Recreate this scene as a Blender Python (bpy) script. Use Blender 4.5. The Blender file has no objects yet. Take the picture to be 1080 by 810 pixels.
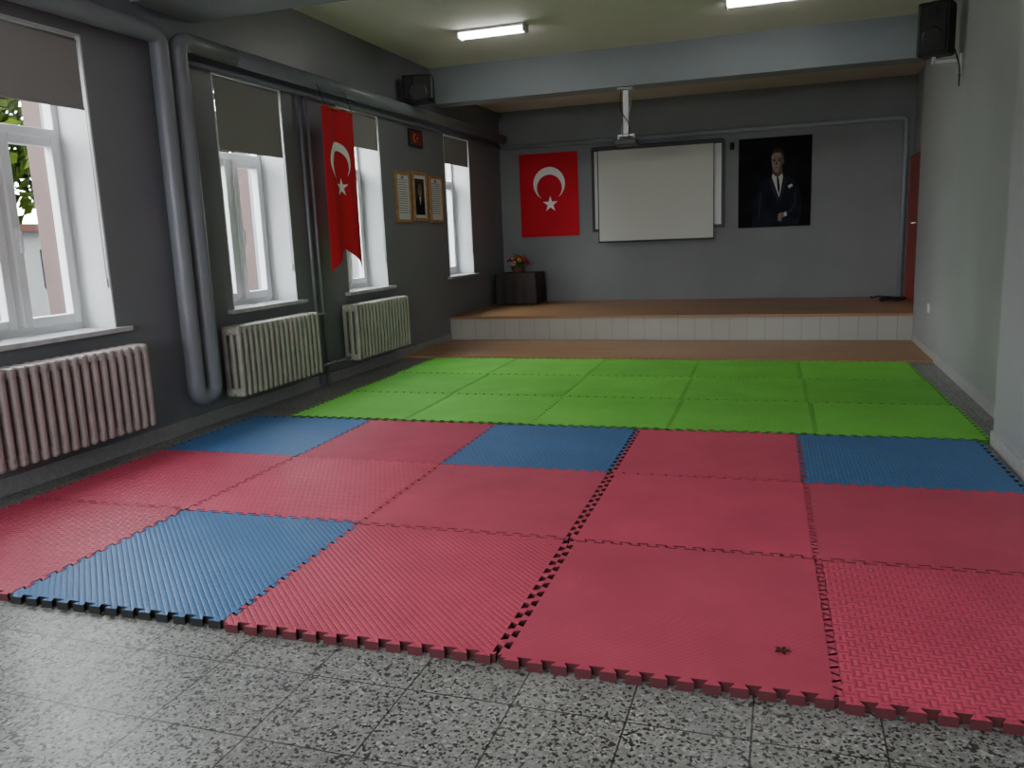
import bpy, bmesh, math, random
from mathutils import Vector, Matrix
random.seed(7)
scene = bpy.context.scene
COL = scene.collection

# ------------------------------------------------------------------ materials
def newmat(name):
    m = bpy.data.materials.new(name); m.use_nodes = True
    nt = m.node_tree; b = nt.nodes.get('Principled BSDF')
    return m, nt, b
def simple(name, col, rough=0.6, metal=0.0, var=0.0, nscale=8.0, bump=0.0, bscale=60.0, spec=0.5):
    m, nt, b = newmat(name)
    b.inputs['Roughness'].default_value = rough
    b.inputs['Metallic'].default_value = metal
    b.inputs['Specular IOR Level'].default_value = spec
    b.inputs['Base Color'].default_value = (*col, 1)
    tc = nt.nodes.new('ShaderNodeTexCoord')
    n = nt.nodes.new('ShaderNodeTexNoise'); n.inputs['Scale'].default_value = nscale; n.inputs['Detail'].default_value = 5
    nt.links.new(tc.outputs['Object'], n.inputs['Vector'])
    if var > 0:
        r = nt.nodes.new('ShaderNodeValToRGB')
        r.color_ramp.elements[0].position = 0.3; r.color_ramp.elements[1].position = 0.7
        r.color_ramp.elements[0].color = (*[c*(1-var) for c in col], 1)
        r.color_ramp.elements[1].color = (*[min(1, c*(1+var)) for c in col], 1)
        nt.links.new(n.outputs['Fac'], r.inputs['Fac']); nt.links.new(r.outputs['Color'], b.inputs['Base Color'])
    if bump > 0:
        n2 = nt.nodes.new('ShaderNodeTexNoise'); n2.inputs['Scale'].default_value = bscale
        nt.links.new(tc.outputs['Object'], n2.inputs['Vector'])
        bp = nt.nodes.new('ShaderNodeBump'); bp.inputs['Strength'].default_value = bump; bp.inputs['Distance'].default_value = 0.01
        nt.links.new(n2.outputs['Fac'], bp.inputs['Height']); nt.links.new(bp.outputs['Normal'], b.inputs['Normal'])
    return m
def emis(name, col, s):
    m, nt, b = newmat(name)
    b.inputs['Base Color'].default_value = (*col, 1)
    b.inputs['Emission Color'].default_value = (*col, 1); b.inputs['Emission Strength'].default_value = s
    return m
def mathn(nt, op, a=None, b=None, av=None, bv=None):
    n = nt.nodes.new('ShaderNodeMath'); n.operation = op
    if a is not None: nt.links.new(a, n.inputs[0])
    elif av is not None: n.inputs[0].default_value = av
    if b is not None: nt.links.new(b, n.inputs[1])
    elif bv is not None: n.inputs[1].default_value = bv
    return n.outputs[0]

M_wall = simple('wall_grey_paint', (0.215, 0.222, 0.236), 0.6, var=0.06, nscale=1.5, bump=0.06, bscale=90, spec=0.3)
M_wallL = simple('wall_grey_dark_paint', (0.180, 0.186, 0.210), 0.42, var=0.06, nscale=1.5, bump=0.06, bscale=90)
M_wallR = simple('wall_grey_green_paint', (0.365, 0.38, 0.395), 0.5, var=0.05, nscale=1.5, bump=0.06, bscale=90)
M_beam = simple('beam_paint', (0.28, 0.305, 0.345), 0.6, var=0.04, nscale=2)
M_ceil = simple('ceiling_paint', (0.76, 0.715, 0.70), 0.8, var=0.05, nscale=1.0)
M_ceil2 = simple('stage_ceiling_paint', (0.64, 0.58, 0.52), 0.8, var=0.04, nscale=1.0)
M_white = simple('white_pvc', (0.68, 0.69, 0.70), 0.35)
M_reveal = simple('reveal_white_paint', (0.58, 0.59, 0.60), 0.6, var=0.04, nscale=4)
M_sill = simple('marble_sill', (0.46, 0.46, 0.47), 0.25, var=0.15, nscale=12)
M_base = simple('baseboard_stone', (0.28, 0.285, 0.29), 0.35, var=0.15, nscale=40)
M_baseR = simple('baseboard_light_stone', (0.46, 0.47, 0.46), 0.35, var=0.12, nscale=40)
M_blind = simple('blind_fabric', (0.26, 0.25, 0.25), 0.9, bump=0.1, bscale=300)
M_rad = simple('radiator_enamel', (0.36, 0.315, 0.305), 0.4, var=0.12, nscale=6)
M_rad2 = simple('radiator_enamel_cream', (0.36, 0.35, 0.30), 0.4, var=0.12, nscale=6)
M_pipe = simple('pipe_paint', (0.19, 0.205, 0.235), 0.35, var=0.06, nscale=5, bump=0.05, bscale=30)
M_black = simple('black_plastic', (0.012, 0.012, 0.014), 0.45)
M_grille = simple('speaker_grille', (0.02, 0.02, 0.022), 0.6, bump=0.6, bscale=400)
M_flag = simple('flag_red_cloth', (0.56, 0.014, 0.028), 0.8, bump=0.08, bscale=200, spec=0.2)
M_flagw = simple('flag_white_cloth', (0.80, 0.78, 0.78), 0.75)
M_screen = simple('screen_fabric', (0.60, 0.60, 0.575), 0.8)
M_wb = simple('whiteboard_surface', (0.60, 0.60, 0.58), 0.35)
M_woodf = simple('frame_wood', (0.36, 0.19, 0.07), 0.4, var=0.3, nscale=15)
M_paper = simple('certificate_paper', (0.62, 0.63, 0.66), 0.5, var=0.05, nscale=20)
M_ink = simple('printed_ink', (0.16, 0.17, 0.20), 0.6)
M_door = simple('red_door_paint', (0.36, 0.03, 0.02), 0.4)
M_metal = simple('metal_grey', (0.5, 0.5, 0.5), 0.35, metal=0.8)
M_cloth = simple('dark_tablecloth', (0.026, 0.018, 0.016), 0.7)
M_gold = simple('gold_print', (0.6, 0.36, 0.08), 0.4)

def wood_mat(name, c1, c2, sx, sy, rough):
    m, nt, b = newmat(name)
    tc = nt.nodes.new('ShaderNodeTexCoord')
    mp = nt.nodes.new('ShaderNodeMapping'); mp.inputs['Scale'].default_value = (sx, sy, 1)
    nt.links.new(tc.outputs['Object'], mp.inputs['Vector'])
    br = nt.nodes.new('ShaderNodeTexBrick')
    br.inputs['Scale'].default_value = 1.0; br.inputs['Brick Width'].default_value = 1.2; br.inputs['Row Height'].default_value = 0.16
    br.inputs['Mortar Size'].default_value = 0.003
    br.inputs['Color1'].default_value = (*c1, 1); br.inputs['Color2'].default_value = (*c2, 1)
    br.inputs['Mortar'].default_value = (*[c*0.4 for c in c1], 1)
    nt.links.new(tc.outputs['Object'], br.inputs['Vector'])
    n = nt.nodes.new('ShaderNodeTexNoise'); n.inputs['Scale'].default_value = 3; n.inputs['Detail'].default_value = 6
    nt.links.new(mp.outputs['Vector'], n.inputs['Vector'])
    mx = nt.nodes.new('ShaderNodeMixRGB'); mx.blend_type = 'MULTIPLY'; mx.inputs['Fac'].default_value = 0.45
    r = nt.nodes.new('ShaderNodeValToRGB'); r.color_ramp.elements[0].color = (0.5, 0.5, 0.5, 1)
    nt.links.new(n.outputs['Fac'], r.inputs['Fac'])
    nt.links.new(br.outputs['Color'], mx.inputs['Color1']); nt.links.new(r.outputs['Color'], mx.inputs['Color2'])
    nt.links.new(mx.outputs['Color'], b.inputs['Base Color'])
    b.inputs['Roughness'].default_value = rough
    return m
M_stage = wood_mat('stage_laminate', (0.42, 0.23, 0.11), (0.36, 0.19, 0.09), 1.0, 12, 0.38)

def terrazzo():
    m, nt, b = newmat('terrazzo_tiles')
    tc = nt.nodes.new('ShaderNodeTexCoord')
    mp = nt.nodes.new('ShaderNodeMapping'); mp.inputs['Location'].default_value = (2.04, -1.68, 0)
    nt.links.new(tc.outputs['Object'], mp.inputs['Vector'])
    V = mp.outputs['Vector']
    v1 = nt.nodes.new('ShaderNodeTexVoronoi'); v1.inputs['Scale'].default_value = 105
    nt.links.new(V, v1.inputs['Vector'])
    v2 = nt.nodes.new('ShaderNodeTexVoronoi'); v2.inputs['Scale'].default_value = 170
    nt.links.new(V, v2.inputs['Vector'])
    sep = nt.nodes.new('ShaderNodeSeparateColor'); nt.links.new(v1.outputs['Color'], sep.inputs['Color'])
    ramp = nt.nodes.new('ShaderNodeValToRGB'); cr = ramp.color_ramp; cr.interpolation = 'CONSTANT'
    cr.elements[0].position = 0; cr.elements[0].color = (0.05, 0.05, 0.049, 1)
    cr.elements[1].position = 0.16; cr.elements[1].color = (0.225, 0.225, 0.217, 1)
    for p, c in ((0.42, 0.27), (0.74, 0.32), (0.93, 0.42)):
        e = cr.elements.new(p); e.color = (c, c, c*0.96, 1)
    nt.links.new(sep.outputs[0], ramp.inputs['Fac'])
    sep2 = nt.nodes.new('ShaderNodeSeparateColor'); nt.links.new(v2.outputs['Color'], sep2.inputs['Color'])
    r2 = nt.nodes.new('ShaderNodeValToRGB'); c2 = r2.color_ramp; c2.interpolation = 'CONSTANT'
    c2.elements[0].color = (0.25, 0.25, 0.24, 1); c2.elements[1].position = 0.12; c2.elements[1].color = (1, 1, 1, 1)
    nt.links.new(sep2.outputs[1], r2.inputs['Fac'])
    mul = nt.nodes.new('ShaderNodeMixRGB'); mul.blend_type = 'MULTIPLY'; mul.inputs['Fac'].default_value = 0.9
    nt.links.new(ramp.outputs['Color'], mul.inputs['Color1']); nt.links.new(r2.outputs['Color'], mul.inputs['Color2'])
    br = nt.nodes.new('ShaderNodeTexBrick'); br.offset = 0.0
    br.inputs['Scale'].default_value = 1; br.inputs['Brick Width'].default_value = 0.33; br.inputs['Row Height'].default_value = 0.33
    br.inputs['Mortar Size'].default_value = 0.003; br.inputs['Mortar Smooth'].default_value = 0.1
    br.inputs['Color1'].default_value = (1, 1, 1, 1); br.inputs['Color2'].default_value = (0.82, 0.82, 0.81, 1)
    br.inputs['Mortar'].default_value = (0.22, 0.22, 0.21, 1)
    nt.links.new(V, br.inputs['Vector'])
    mul2 = nt.nodes.new('ShaderNodeMixRGB'); mul2.blend_type = 'MULTIPLY'; mul2.inputs['Fac'].default_value = 1
    nt.links.new(mul.outputs['Color'], mul2.inputs['Color1']); nt.links.new(br.outputs['Color'], mul2.inputs['Color2'])
    nz = nt.nodes.new('ShaderNodeTexNoise'); nz.inputs['Scale'].default_value = 2.5; nz.inputs['Detail'].default_value = 4
    nt.links.new(V, nz.inputs['Vector'])
    rz = nt.nodes.new('ShaderNodeValToRGB'); rz.color_ramp.elements[0].position = 0.3; rz.color_ramp.elements[1].position = 0.7
    rz.color_ramp.elements[0].color = (0.85, 0.85, 0.85, 1); rz.color_ramp.elements[1].color = (1.1, 1.1, 1.1, 1)
    nt.links.new(nz.outputs['Fac'], rz.inputs['Fac'])
    mul3 = nt.nodes.new('ShaderNodeMixRGB'); mul3.blend_type = 'MULTIPLY'; mul3.inputs['Fac'].default_value = 1
    nt.links.new(mul2.outputs['Color'], mul3.inputs['Color1']); nt.links.new(rz.outputs['Color'], mul3.inputs['Color2'])
    nt.links.new(mul3.outputs['Color'], b.inputs['Base Color'])
    b.inputs['Roughness'].default_value = 0.34
    bp = nt.nodes.new('ShaderNodeBump'); bp.inputs['Strength'].default_value = 0.3; bp.inputs['Distance'].default_value = 0.002; bp.invert = True
    nt.links.new(br.outputs['Fac'], bp.inputs['Height']); nt.links.new(bp.outputs['Normal'], b.inputs['Normal'])
    return m
M_terr = terrazzo()

def riser_mat():
    m, nt, b = newmat('riser_tiles')
    tc = nt.nodes.new('ShaderNodeTexCoord')
    sp = nt.nodes.new('ShaderNodeSeparateXYZ'); nt.links.new(tc.outputs['Object'], sp.inputs[0])
    cb = nt.nodes.new('ShaderNodeCombineXYZ'); nt.links.new(sp.outputs['X'], cb.inputs['X']); nt.links.new(sp.outputs['Z'], cb.inputs['Y'])
    br = nt.nodes.new('ShaderNodeTexBrick'); br.offset = 0
    br.inputs['Scale'].default_value = 1; br.inputs['Brick Width'].default_value = 0.2; br.inputs['Row Height'].default_value = 0.6
    br.inputs['Mortar Size'].default_value = 0.003
    br.inputs['Color1'].default_value = (0.43, 0.415, 0.385, 1); br.inputs['Color2'].default_value = (0.41, 0.395, 0.365, 1)
    br.inputs['Mortar'].default_value = (0.28, 0.27, 0.25, 1)
    nt.links.new(cb.outputs[0], br.inputs['Vector']); nt.links.new(br.outputs['Color'], b.inputs['Base Color'])
    b.inputs['Roughness'].default_value = 0.25
    return m
M_riser = riser_mat()

def mat_foam(name, col, pattern, rough=0.5, cell=0.03, strength=0.7):
    m, nt, b = newmat(name)
    tc = nt.nodes.new('ShaderNodeTexCoord')
    sp = nt.nodes.new('ShaderNodeSeparateXYZ'); nt.links.new(tc.outputs['Object'], sp.inputs[0])
    x, y = sp.outputs['X'], sp.outputs['Y']
    k = math.pi / cell
    if pattern == 'weave':
        sx = mathn(nt, 'SINE', mathn(nt, 'MULTIPLY', x, bv=k)); sy = mathn(nt, 'SINE', mathn(nt, 'MULTIPLY', y, bv=k))
        sel = mathn(nt, 'GREATER_THAN', mathn(nt, 'MULTIPLY', sx, sy), bv=0.0)
        rx = mathn(nt, 'ABSOLUTE', mathn(nt, 'SINE', mathn(nt, 'MULTIPLY', x, bv=k*1.5)))
        ry = mathn(nt, 'ABSOLUTE', mathn(nt, 'SINE', mathn(nt, 'MULTIPLY', y, bv=k*1.5)))
        mx = nt.nodes.new('ShaderNodeMix'); mx.data_type = 'FLOAT'
        nt.links.new(sel, mx.inputs[0]); nt.links.new(rx, mx.inputs[2]); nt.links.new(ry, mx.inputs[3])
        h = mx.outputs[0]
    elif pattern == 'diamond':
        d1 = mathn(nt, 'ADD', x, y); d2 = mathn(nt, 'SUBTRACT', x, y)
        a = mathn(nt, 'SINE', mathn(nt, 'MULTIPLY', d1, bv=k)); c = mathn(nt, 'SINE', mathn(nt, 'MULTIPLY', d2, bv=k))
        h = mathn(nt, 'POWER', mathn(nt, 'ABSOLUTE', mathn(nt, 'MULTIPLY', a, c)), bv=0.5)
    else:
        h = mathn(nt, 'ABSOLUTE', mathn(nt, 'SINE', mathn(nt, 'MULTIPLY', y if pattern == 'ribs' else x, bv=k*2)))
    oi = nt.nodes.new('ShaderNodeObjectInfo')
    wv = nt.nodes.new('ShaderNodeVectorMath'); wv.operation = 'ADD'
    nt.links.new(tc.outputs['Object'], wv.inputs[0]); nt.links.new(oi.outputs['Location'], wv.inputs[1])
    n = nt.nodes.new('ShaderNodeTexNoise'); n.inputs['Scale'].default_value = 2.4; n.inputs['Detail'].default_value = 8; n.inputs['Roughness'].default_value = 0.65
    nt.links.new(wv.outputs[0], n.inputs['Vector'])
    r = nt.nodes.new('ShaderNodeValToRGB')
    r.color_ramp.elements[0].position = 0.25; r.color_ramp.elements[1].position = 0.8
    r.color_ramp.elements[0].color = (*[c*0.84 for c in col], 1); r.color_ramp.elements[1].color = (*[min(1, c*1.14+0.012) for c in col], 1)
    f = mathn(nt, 'ADD', n.outputs['Fac'], mathn(nt, 'MULTIPLY', mathn(nt, 'SUBTRACT', oi.outputs['Random'], bv=0.5), bv=0.35))
    nt.links.new(f, r.inputs['Fac'])
    vd = nt.nodes.new('ShaderNodeTexVoronoi'); vd.inputs['Scale'].default_value = 14
    nt.links.new(wv.outputs[0], vd.inputs['Vector'])
    sc = nt.nodes.new('ShaderNodeSeparateColor'); nt.links.new(vd.outputs['Color'], sc.inputs['Color'])
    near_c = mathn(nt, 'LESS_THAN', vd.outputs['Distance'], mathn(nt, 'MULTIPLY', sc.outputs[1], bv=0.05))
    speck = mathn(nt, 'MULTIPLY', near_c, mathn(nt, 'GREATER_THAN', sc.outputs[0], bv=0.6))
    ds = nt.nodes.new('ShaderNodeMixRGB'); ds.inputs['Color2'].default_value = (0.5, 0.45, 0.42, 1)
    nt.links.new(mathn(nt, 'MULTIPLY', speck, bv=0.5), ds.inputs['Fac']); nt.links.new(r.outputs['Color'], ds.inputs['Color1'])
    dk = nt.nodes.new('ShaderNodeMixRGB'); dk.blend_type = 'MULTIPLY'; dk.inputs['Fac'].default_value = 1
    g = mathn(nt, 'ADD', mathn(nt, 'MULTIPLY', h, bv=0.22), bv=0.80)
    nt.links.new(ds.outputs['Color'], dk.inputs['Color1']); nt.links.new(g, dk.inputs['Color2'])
    nt.links.new(dk.outputs['Color'], b.inputs['Base Color'])
    bp = nt.nodes.new('ShaderNodeBump'); bp.inputs['Strength'].default_value = strength; bp.inputs['Distance'].default_value = 0.003
    nt.links.new(h, bp.inputs['Height']); nt.links.new(bp.outputs['Normal'], b.inputs['Normal'])
    b.inputs['Roughness'].default_value = rough
    return m
RED = (0.59, 0.055, 0.120); BLUE = (0.048, 0.18, 0.43); GREEN = (0.145, 0.55, 0.045)
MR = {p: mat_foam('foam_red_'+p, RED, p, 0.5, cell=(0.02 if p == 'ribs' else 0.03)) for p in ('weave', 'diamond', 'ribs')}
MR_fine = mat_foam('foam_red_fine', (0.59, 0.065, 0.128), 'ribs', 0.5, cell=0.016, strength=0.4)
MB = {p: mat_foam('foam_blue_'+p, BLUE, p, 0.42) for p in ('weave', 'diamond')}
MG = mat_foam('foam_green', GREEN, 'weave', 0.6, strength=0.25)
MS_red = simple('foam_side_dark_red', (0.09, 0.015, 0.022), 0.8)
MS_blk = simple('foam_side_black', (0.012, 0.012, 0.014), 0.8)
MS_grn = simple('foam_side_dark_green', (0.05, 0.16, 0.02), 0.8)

# ------------------------------------------------------------------ helpers
def obj_from_bm(name, bm, mats, parent=None, smooth=False):
    me = bpy.data.meshes.new(name); bm.normal_update(); bm.to_mesh(me); bm.free()
    if not isinstance(mats, (list, tuple)): mats = [mats]
    for m in mats: me.materials.append(m)
    if smooth:
        for p in me.polygons: p.use_smooth = True
    ob = bpy.data.objects.new(name, me); COL.objects.link(ob)
    if parent: ob.parent = parent
    return ob
def empty(name, loc=(0, 0, 0)):
    e = bpy.data.objects.new(name, None); e.empty_display_size = 0.1; COL.objects.link(e); e.location = loc
    return e
def add_box(bm, x0, x1, y0, y1, z0, z1, mi=0, bev=0.0):
    vs = [bm.verts.new((x, y, z)) for x in (x0, x1) for y in (y0, y1) for z in (z0, z1)]
    F = [(0, 1, 3, 2), (4, 6, 7, 5), (0, 4, 5, 1), (2, 3, 7, 6), (0, 2, 6, 4), (1, 5, 7, 3)]
    fs = [bm.faces.new([vs[i] for i in f]) for f in F]
    for f in fs: f.material_index = mi
    if bev > 0:
        es = list({e for f in fs for e in f.edges})
        r = bmesh.ops.bevel(bm, geom=es, offset=bev, segments=2, affect='EDGES', profile=0.5)
        for f in r['faces']: f.material_index = mi
def box(name, x0, x1, y0, y1, z0, z1, mat, bev=0.0, parent=None):
    bm = bmesh.new(); add_box(bm, x0, x1, y0, y1, z0, z1, 0, bev)
    return obj_from_bm(name, bm, mat, parent)
def boxes(name, lst, mats, bev=0.0, parent=None):
    bm = bmesh.new()
    for l in lst: add_box(bm, *l[:6], (l[6] if len(l) > 6 else 0), bev)
    return obj_from_bm(name, bm, mats, parent)
def fillet(pts, r, seg=8):
    pts = [Vector(p) for p in pts]; out = [pts[0]]
    for i in range(1, len(pts)-1):
        a, b, c = pts[i-1], pts[i], pts[i+1]
        d1 = (a-b); d2 = (c-b); rr = min(r, d1.length*0.49, d2.length*0.49)
        p1 = b + d1.normalized()*rr; p2 = b + d2.normalized()*rr
        for k in range(seg+1):
            t = k/seg; out.append((1-t)**2*p1 + 2*t*(1-t)*b + t*t*p2)
    out.append(pts[-1]); return out
def tube(name, pts, r, mat, fr=0.1, parent=None, nseg=16):
    P = fillet(pts, fr) if fr > 0 and len(pts) > 2 else [Vector(p) for p in pts]
    bm = bmesh.new(); rings = []
    up = None
    for i, p in enumerate(P):
        t = (P[min(i+1, len(P)-1)] - P[max(i-1, 0)]).normalized()
        if up is None:
            up = t.orthogonal().normalized()
        else:
            up = (up - t*up.dot(t)).normalized()
        s = t.cross(up)
        rings.append([bm.verts.new(p + r*(math.cos(2*math.pi*k/nseg)*up + math.sin(2*math.pi*k/nseg)*s)) for k in range(nseg)])
    for a, b in zip(rings, rings[1:]):
        for k in range(nseg):
            bm.faces.new((a[k], a[(k+1) % nseg], b[(k+1) % nseg], b[k])).smooth = True
    bm.faces.new(rings[0][::-1]); bm.faces.new(rings[-1])
    bmesh.ops.recalc_face_normals(bm, faces=bm.faces[:])
    return obj_from_bm(name, bm, mat, parent)

# ------------------------------------------------------------------ room dimensions
XL, XR = -4.15, 1.36
YB, YS, Y0 = 12.15, 9.87, -3.0
ZC, ZBEAM, ZSC, ZST = 3.37, 2.95, 3.17, 0.32
XRS = 1.58
XF = -4.40
ZS, ZT = 0.84, 2.65
wins = [(-0.95, 0.05), (1.15, 2.13), (3.25, 4.24), (5.46, 6.37), (7.30, 8.17), (9.95, 10.83)]
blindz = [2.45, 2.45, 2.22, 2.09, 2.30, 2.30]

# floor
box('floor', -4.55, 1.9, Y0-0.2, YB+0.2, -0.1, 0.0, M_terr)
# left wall with openings
L = [(-4.55, XL, Y0, YB, 0.0, ZS-0.03), (-4.55, XL, Y0, YB, ZT, ZC+0.1)]
prev = Y0
for a, b_ in wins:
    L.append((-4.55, XL, prev, a, ZS-0.03, ZT)); prev = b_
L.append((-4.55, XL, prev, YB, ZS-0.03, ZT))
boxes('wall_left', L, M_wallL)
box('wall_right', XR, XR+0.2, Y0, 9.92, 0, ZC+0.1, M_wallR)
box('wall_right_stage', XRS, XRS+0.2, 9.92, YB, 0, ZC+0.1, M_wallR)
box('trim_pilaster', 1.18, XR, 4.45, 5.28, 0, ZC, M_wallR)
box('wall_back', -4.55, XRS+0.2, YB, YB+0.2, 0, ZC+0.1, M_wall)
# rear wall, unseen; its two windows are added to light the room from behind
fill_wins = [(-3.5, -2.0), (-1.1, 0.4)]
RZ0, RZ1 = 0.9, 2.6
L = [(-4.55, XR+0.2, Y0-0.2, Y0, 0, RZ0), (-4.55, XR+0.2, Y0-0.2, Y0, RZ1, ZC+0.1), (-4.55, fill_wins[0][0], Y0-0.2, Y0, RZ0, RZ1),
     (fill_wins[0][1], fill_wins[1][0], Y0-0.2, Y0, RZ0, RZ1), (fill_wins[1][1], XR+0.2, Y0-0.2, Y0, RZ0, RZ1)]
boxes('wall_rear', L, M_wallR)
box('ceiling', -4.55, XRS+0.2, Y0-0.2, YB+0.2, ZC, ZC+0.1, M_ceil)
box('ceiling_stage', XL, XRS, 9.92, YB, ZSC, ZC-0.001, M_ceil2)
box('trim_stage_beam', XL, XRS, 9.62, 9.92, ZBEAM, ZC, M_beam)
box('trim_cross_beam', XL, XR, 4.70, 5.30, ZBEAM, ZC, M_beam)
box('trim_cross_beam_rear', XL, XR, 0.2, 0.8, ZBEAM, ZC, M_beam)
# baseboards
box('baseboard_left', XL, XL+0.018, Y0, YS-0.02, 0, 0.10, M_base)
boxes('baseboard_right', [(XR-0.015, XR, 5.28, YS-0.02, 0, 0.09), (1.165, 1.18, 4.45, 5.295, 0, 0.09), (1.165, XR, 5.28, 5.295, 0, 0.09),
                          (XR-0.015, XR, Y0, 4.45, 0, 0.09)], M_baseR)
# stage
stage = empty('stage')
e_ = 0.002
box('riser', XL+e_, XR-e_, YS, YS+0.02, 0.0, ZST-0.03, M_riser, parent=stage)
boxes('deck', [(XL+e_, XR-e_, YS+0.02, YB-e_, 0.0, ZST-0.03), (XL+e_, XR-e_, YS-0.015, YB-e_, ZST-0.03, ZST)], M_stage, parent=stage)
box('stage_wing_deck', XR-e_, XRS-e_, 9.925, YB-e_, 0.0, ZST, M_stage)
box('floor_wood_strip', XL+0.02, XR-0.016, 8.42, YS-0.017, 0.0, 0.02, M_stage)

# ------------------------------------------------------------------ windows
def glass_mat():
    m = bpy.data.materials.new('window_glass'); m.use_nodes = True; nt = m.node_tree; nt.nodes.clear()
    o = nt.nodes.new('ShaderNodeOutputMaterial'); t = nt.nodes.new('ShaderNodeBsdfTransparent'); g = nt.nodes.new('ShaderNodeBsdfGlossy')
    g.inputs['Roughness'].default_value = 0.02; mx = nt.nodes.new('ShaderNodeMixShader'); mx.inputs[0].default_value = 0.04
    t.inputs['Color'].default_value = (0.93, 0.96, 0.95, 1)
    nt.links.new(t.outputs[0], mx.inputs[1]); nt.links.new(g.outputs[0], mx.inputs[2]); nt.links.new(mx.outputs[0], o.inputs[0])
    return m
M_glass = glass_mat()
ZTR = 2.04
for i, (a, b_) in enumerate(wins):
    W = empty('window_%d' % (i+1), (XF, (a+b_)/2, ZS))
    def par(o):
        o.parent = W; o.matrix_parent_inverse = Matrix.Translation(-Vector((XF, (a+b_)/2, ZS)))
    x0, x1 = XF-0.07, XF
    c = (a+b_)/2
    fw = 0.055
    fr = [(x0, x1, a, a+fw, ZS, ZT), (x0, x1, b_-fw, b_, ZS, ZT), (x0, x1, a+fw, b_-fw, ZS, ZS+fw), (x0, x1, a+fw, b_-fw, ZT-fw, ZT),
          (x0, x1, a+fw, b_-fw, ZTR, ZTR+0.06), (x0, x1, c-0.035, c+0.035, ZS+fw, ZTR)]
    par(boxes('outer_frame', fr, M_white, 0.004))
    sf = []
    for (p, q) in ((a+fw-0.01, c-0.025), (c+0.025, b_-fw+0.01)):
        s0, s1 = XF-0.045, XF+0.018; w = 0.06; zb, zt = ZS+fw-0.01, ZTR+0.01
        sf += [(s0, s1, p, p+w, zb, zt), (s0, s1, q-w, q, zb, zt), (s0, s1, p+w, q-w, zb, zb+w), (s0, s1, p+w, q-w, zt-w, zt)]
    par(boxes('sash_frames', sf, M_white, 0.005))
    par(boxes('panes', [(XF-0.03, XF-0.026, a+fw, b_-fw, ZS+fw, ZT-fw)], M_glass))
    par(boxes('handle', [(XF+0.018, XF+0.032, c+0.04, c+0.07, 1.42, 1.49), (XF+0.032, XF+0.05, c+0.045, c+0.065, 1.34, 1.47)], M_white, 0.003))
    t = 0.012
    par(boxes('reveal_lining', [(XF, XL+0.002, b_-t, b_+0.001, ZS, ZT), (XF, XL+0.002, a-0.001, a+t, ZS, ZT), (XF, XL+0.002, a, b_, ZT-t, ZT+0.001)], M_reveal))
    par(boxes('sill_board', [(XF, XL+0.001, a-0.001, b_+0.001, ZS-0.03, ZS), (XL, XL+0.06, a-0.08, b_+0.08, ZS-0.03, ZS+0.001)], M_sill, 0.002))
    B = empty('roller_blind', (XL-0.03, c, ZT))
    def parb(o):
        o.parent = B; o.matrix_parent_inverse = Matrix.Translation(-Vector((XL-0.03, c, ZT)))
    parb(tube('roller_tube', [(XL-0.03, a+0.02, ZT-0.045), (XL-0.03, b_-0.03, ZT-0.045)], 0.026, M_blind, 0))
    zb = blindz[i]
    parb(box('fabric_sheet', XL-0.006, XL-0.003, a+0.025, b_-0.035, zb, ZT-0.045, M_blind))
    parb(box('hem_bar', XL-0.011, XL+0.001, a+0.025, b_-0.035, zb-0.02, zb, M_blind, 0.003))
    parb(tube('pull_cord', [(XL-0.01, b_-0.022, ZT-0.05), (XL-0.01, b_-0.022, 1.15)], 0.0035, M_white, 0, nseg=6))
    parb(box('cord_weight', XL-0.016, XL-0.004, b_-0.03, b_-0.016, 1.10, 1.16, M_white, 0.003))
for i, (a, b_) in enumerate(fill_wins):  # added rear windows, out of view, letting in extra sky light
    W = empty('window_%d' % (7+i))
    c = (a+b_)/2; y0, y1 = Y0-0.13, Y0-0.06; w = 0.06
    boxes('outer_frame', [(a, a+w, y0, y1, RZ0, RZ1), (b_-w, b_, y0, y1, RZ0, RZ1), (a+w, b_-w, y0, y1, RZ0, RZ0+w), (a+w, b_-w, y0, y1, RZ1-w, RZ1),
          (c-w/2, c+w/2, y0, y1, RZ0+w, RZ1-w), (a+w, b_-w, y0, y1, 2.05, 2.11)], M_white, 0.004, W)
    box('pane', a+w, b_-w, Y0-0.10, Y0-0.096, RZ0+w, RZ1-w, M_glass, 0, W)
    box('sill_board', a-0.05, b_+0.05, Y0, Y0+0.06, RZ0-0.03, RZ0, M_sill, 0.002, W)

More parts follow.
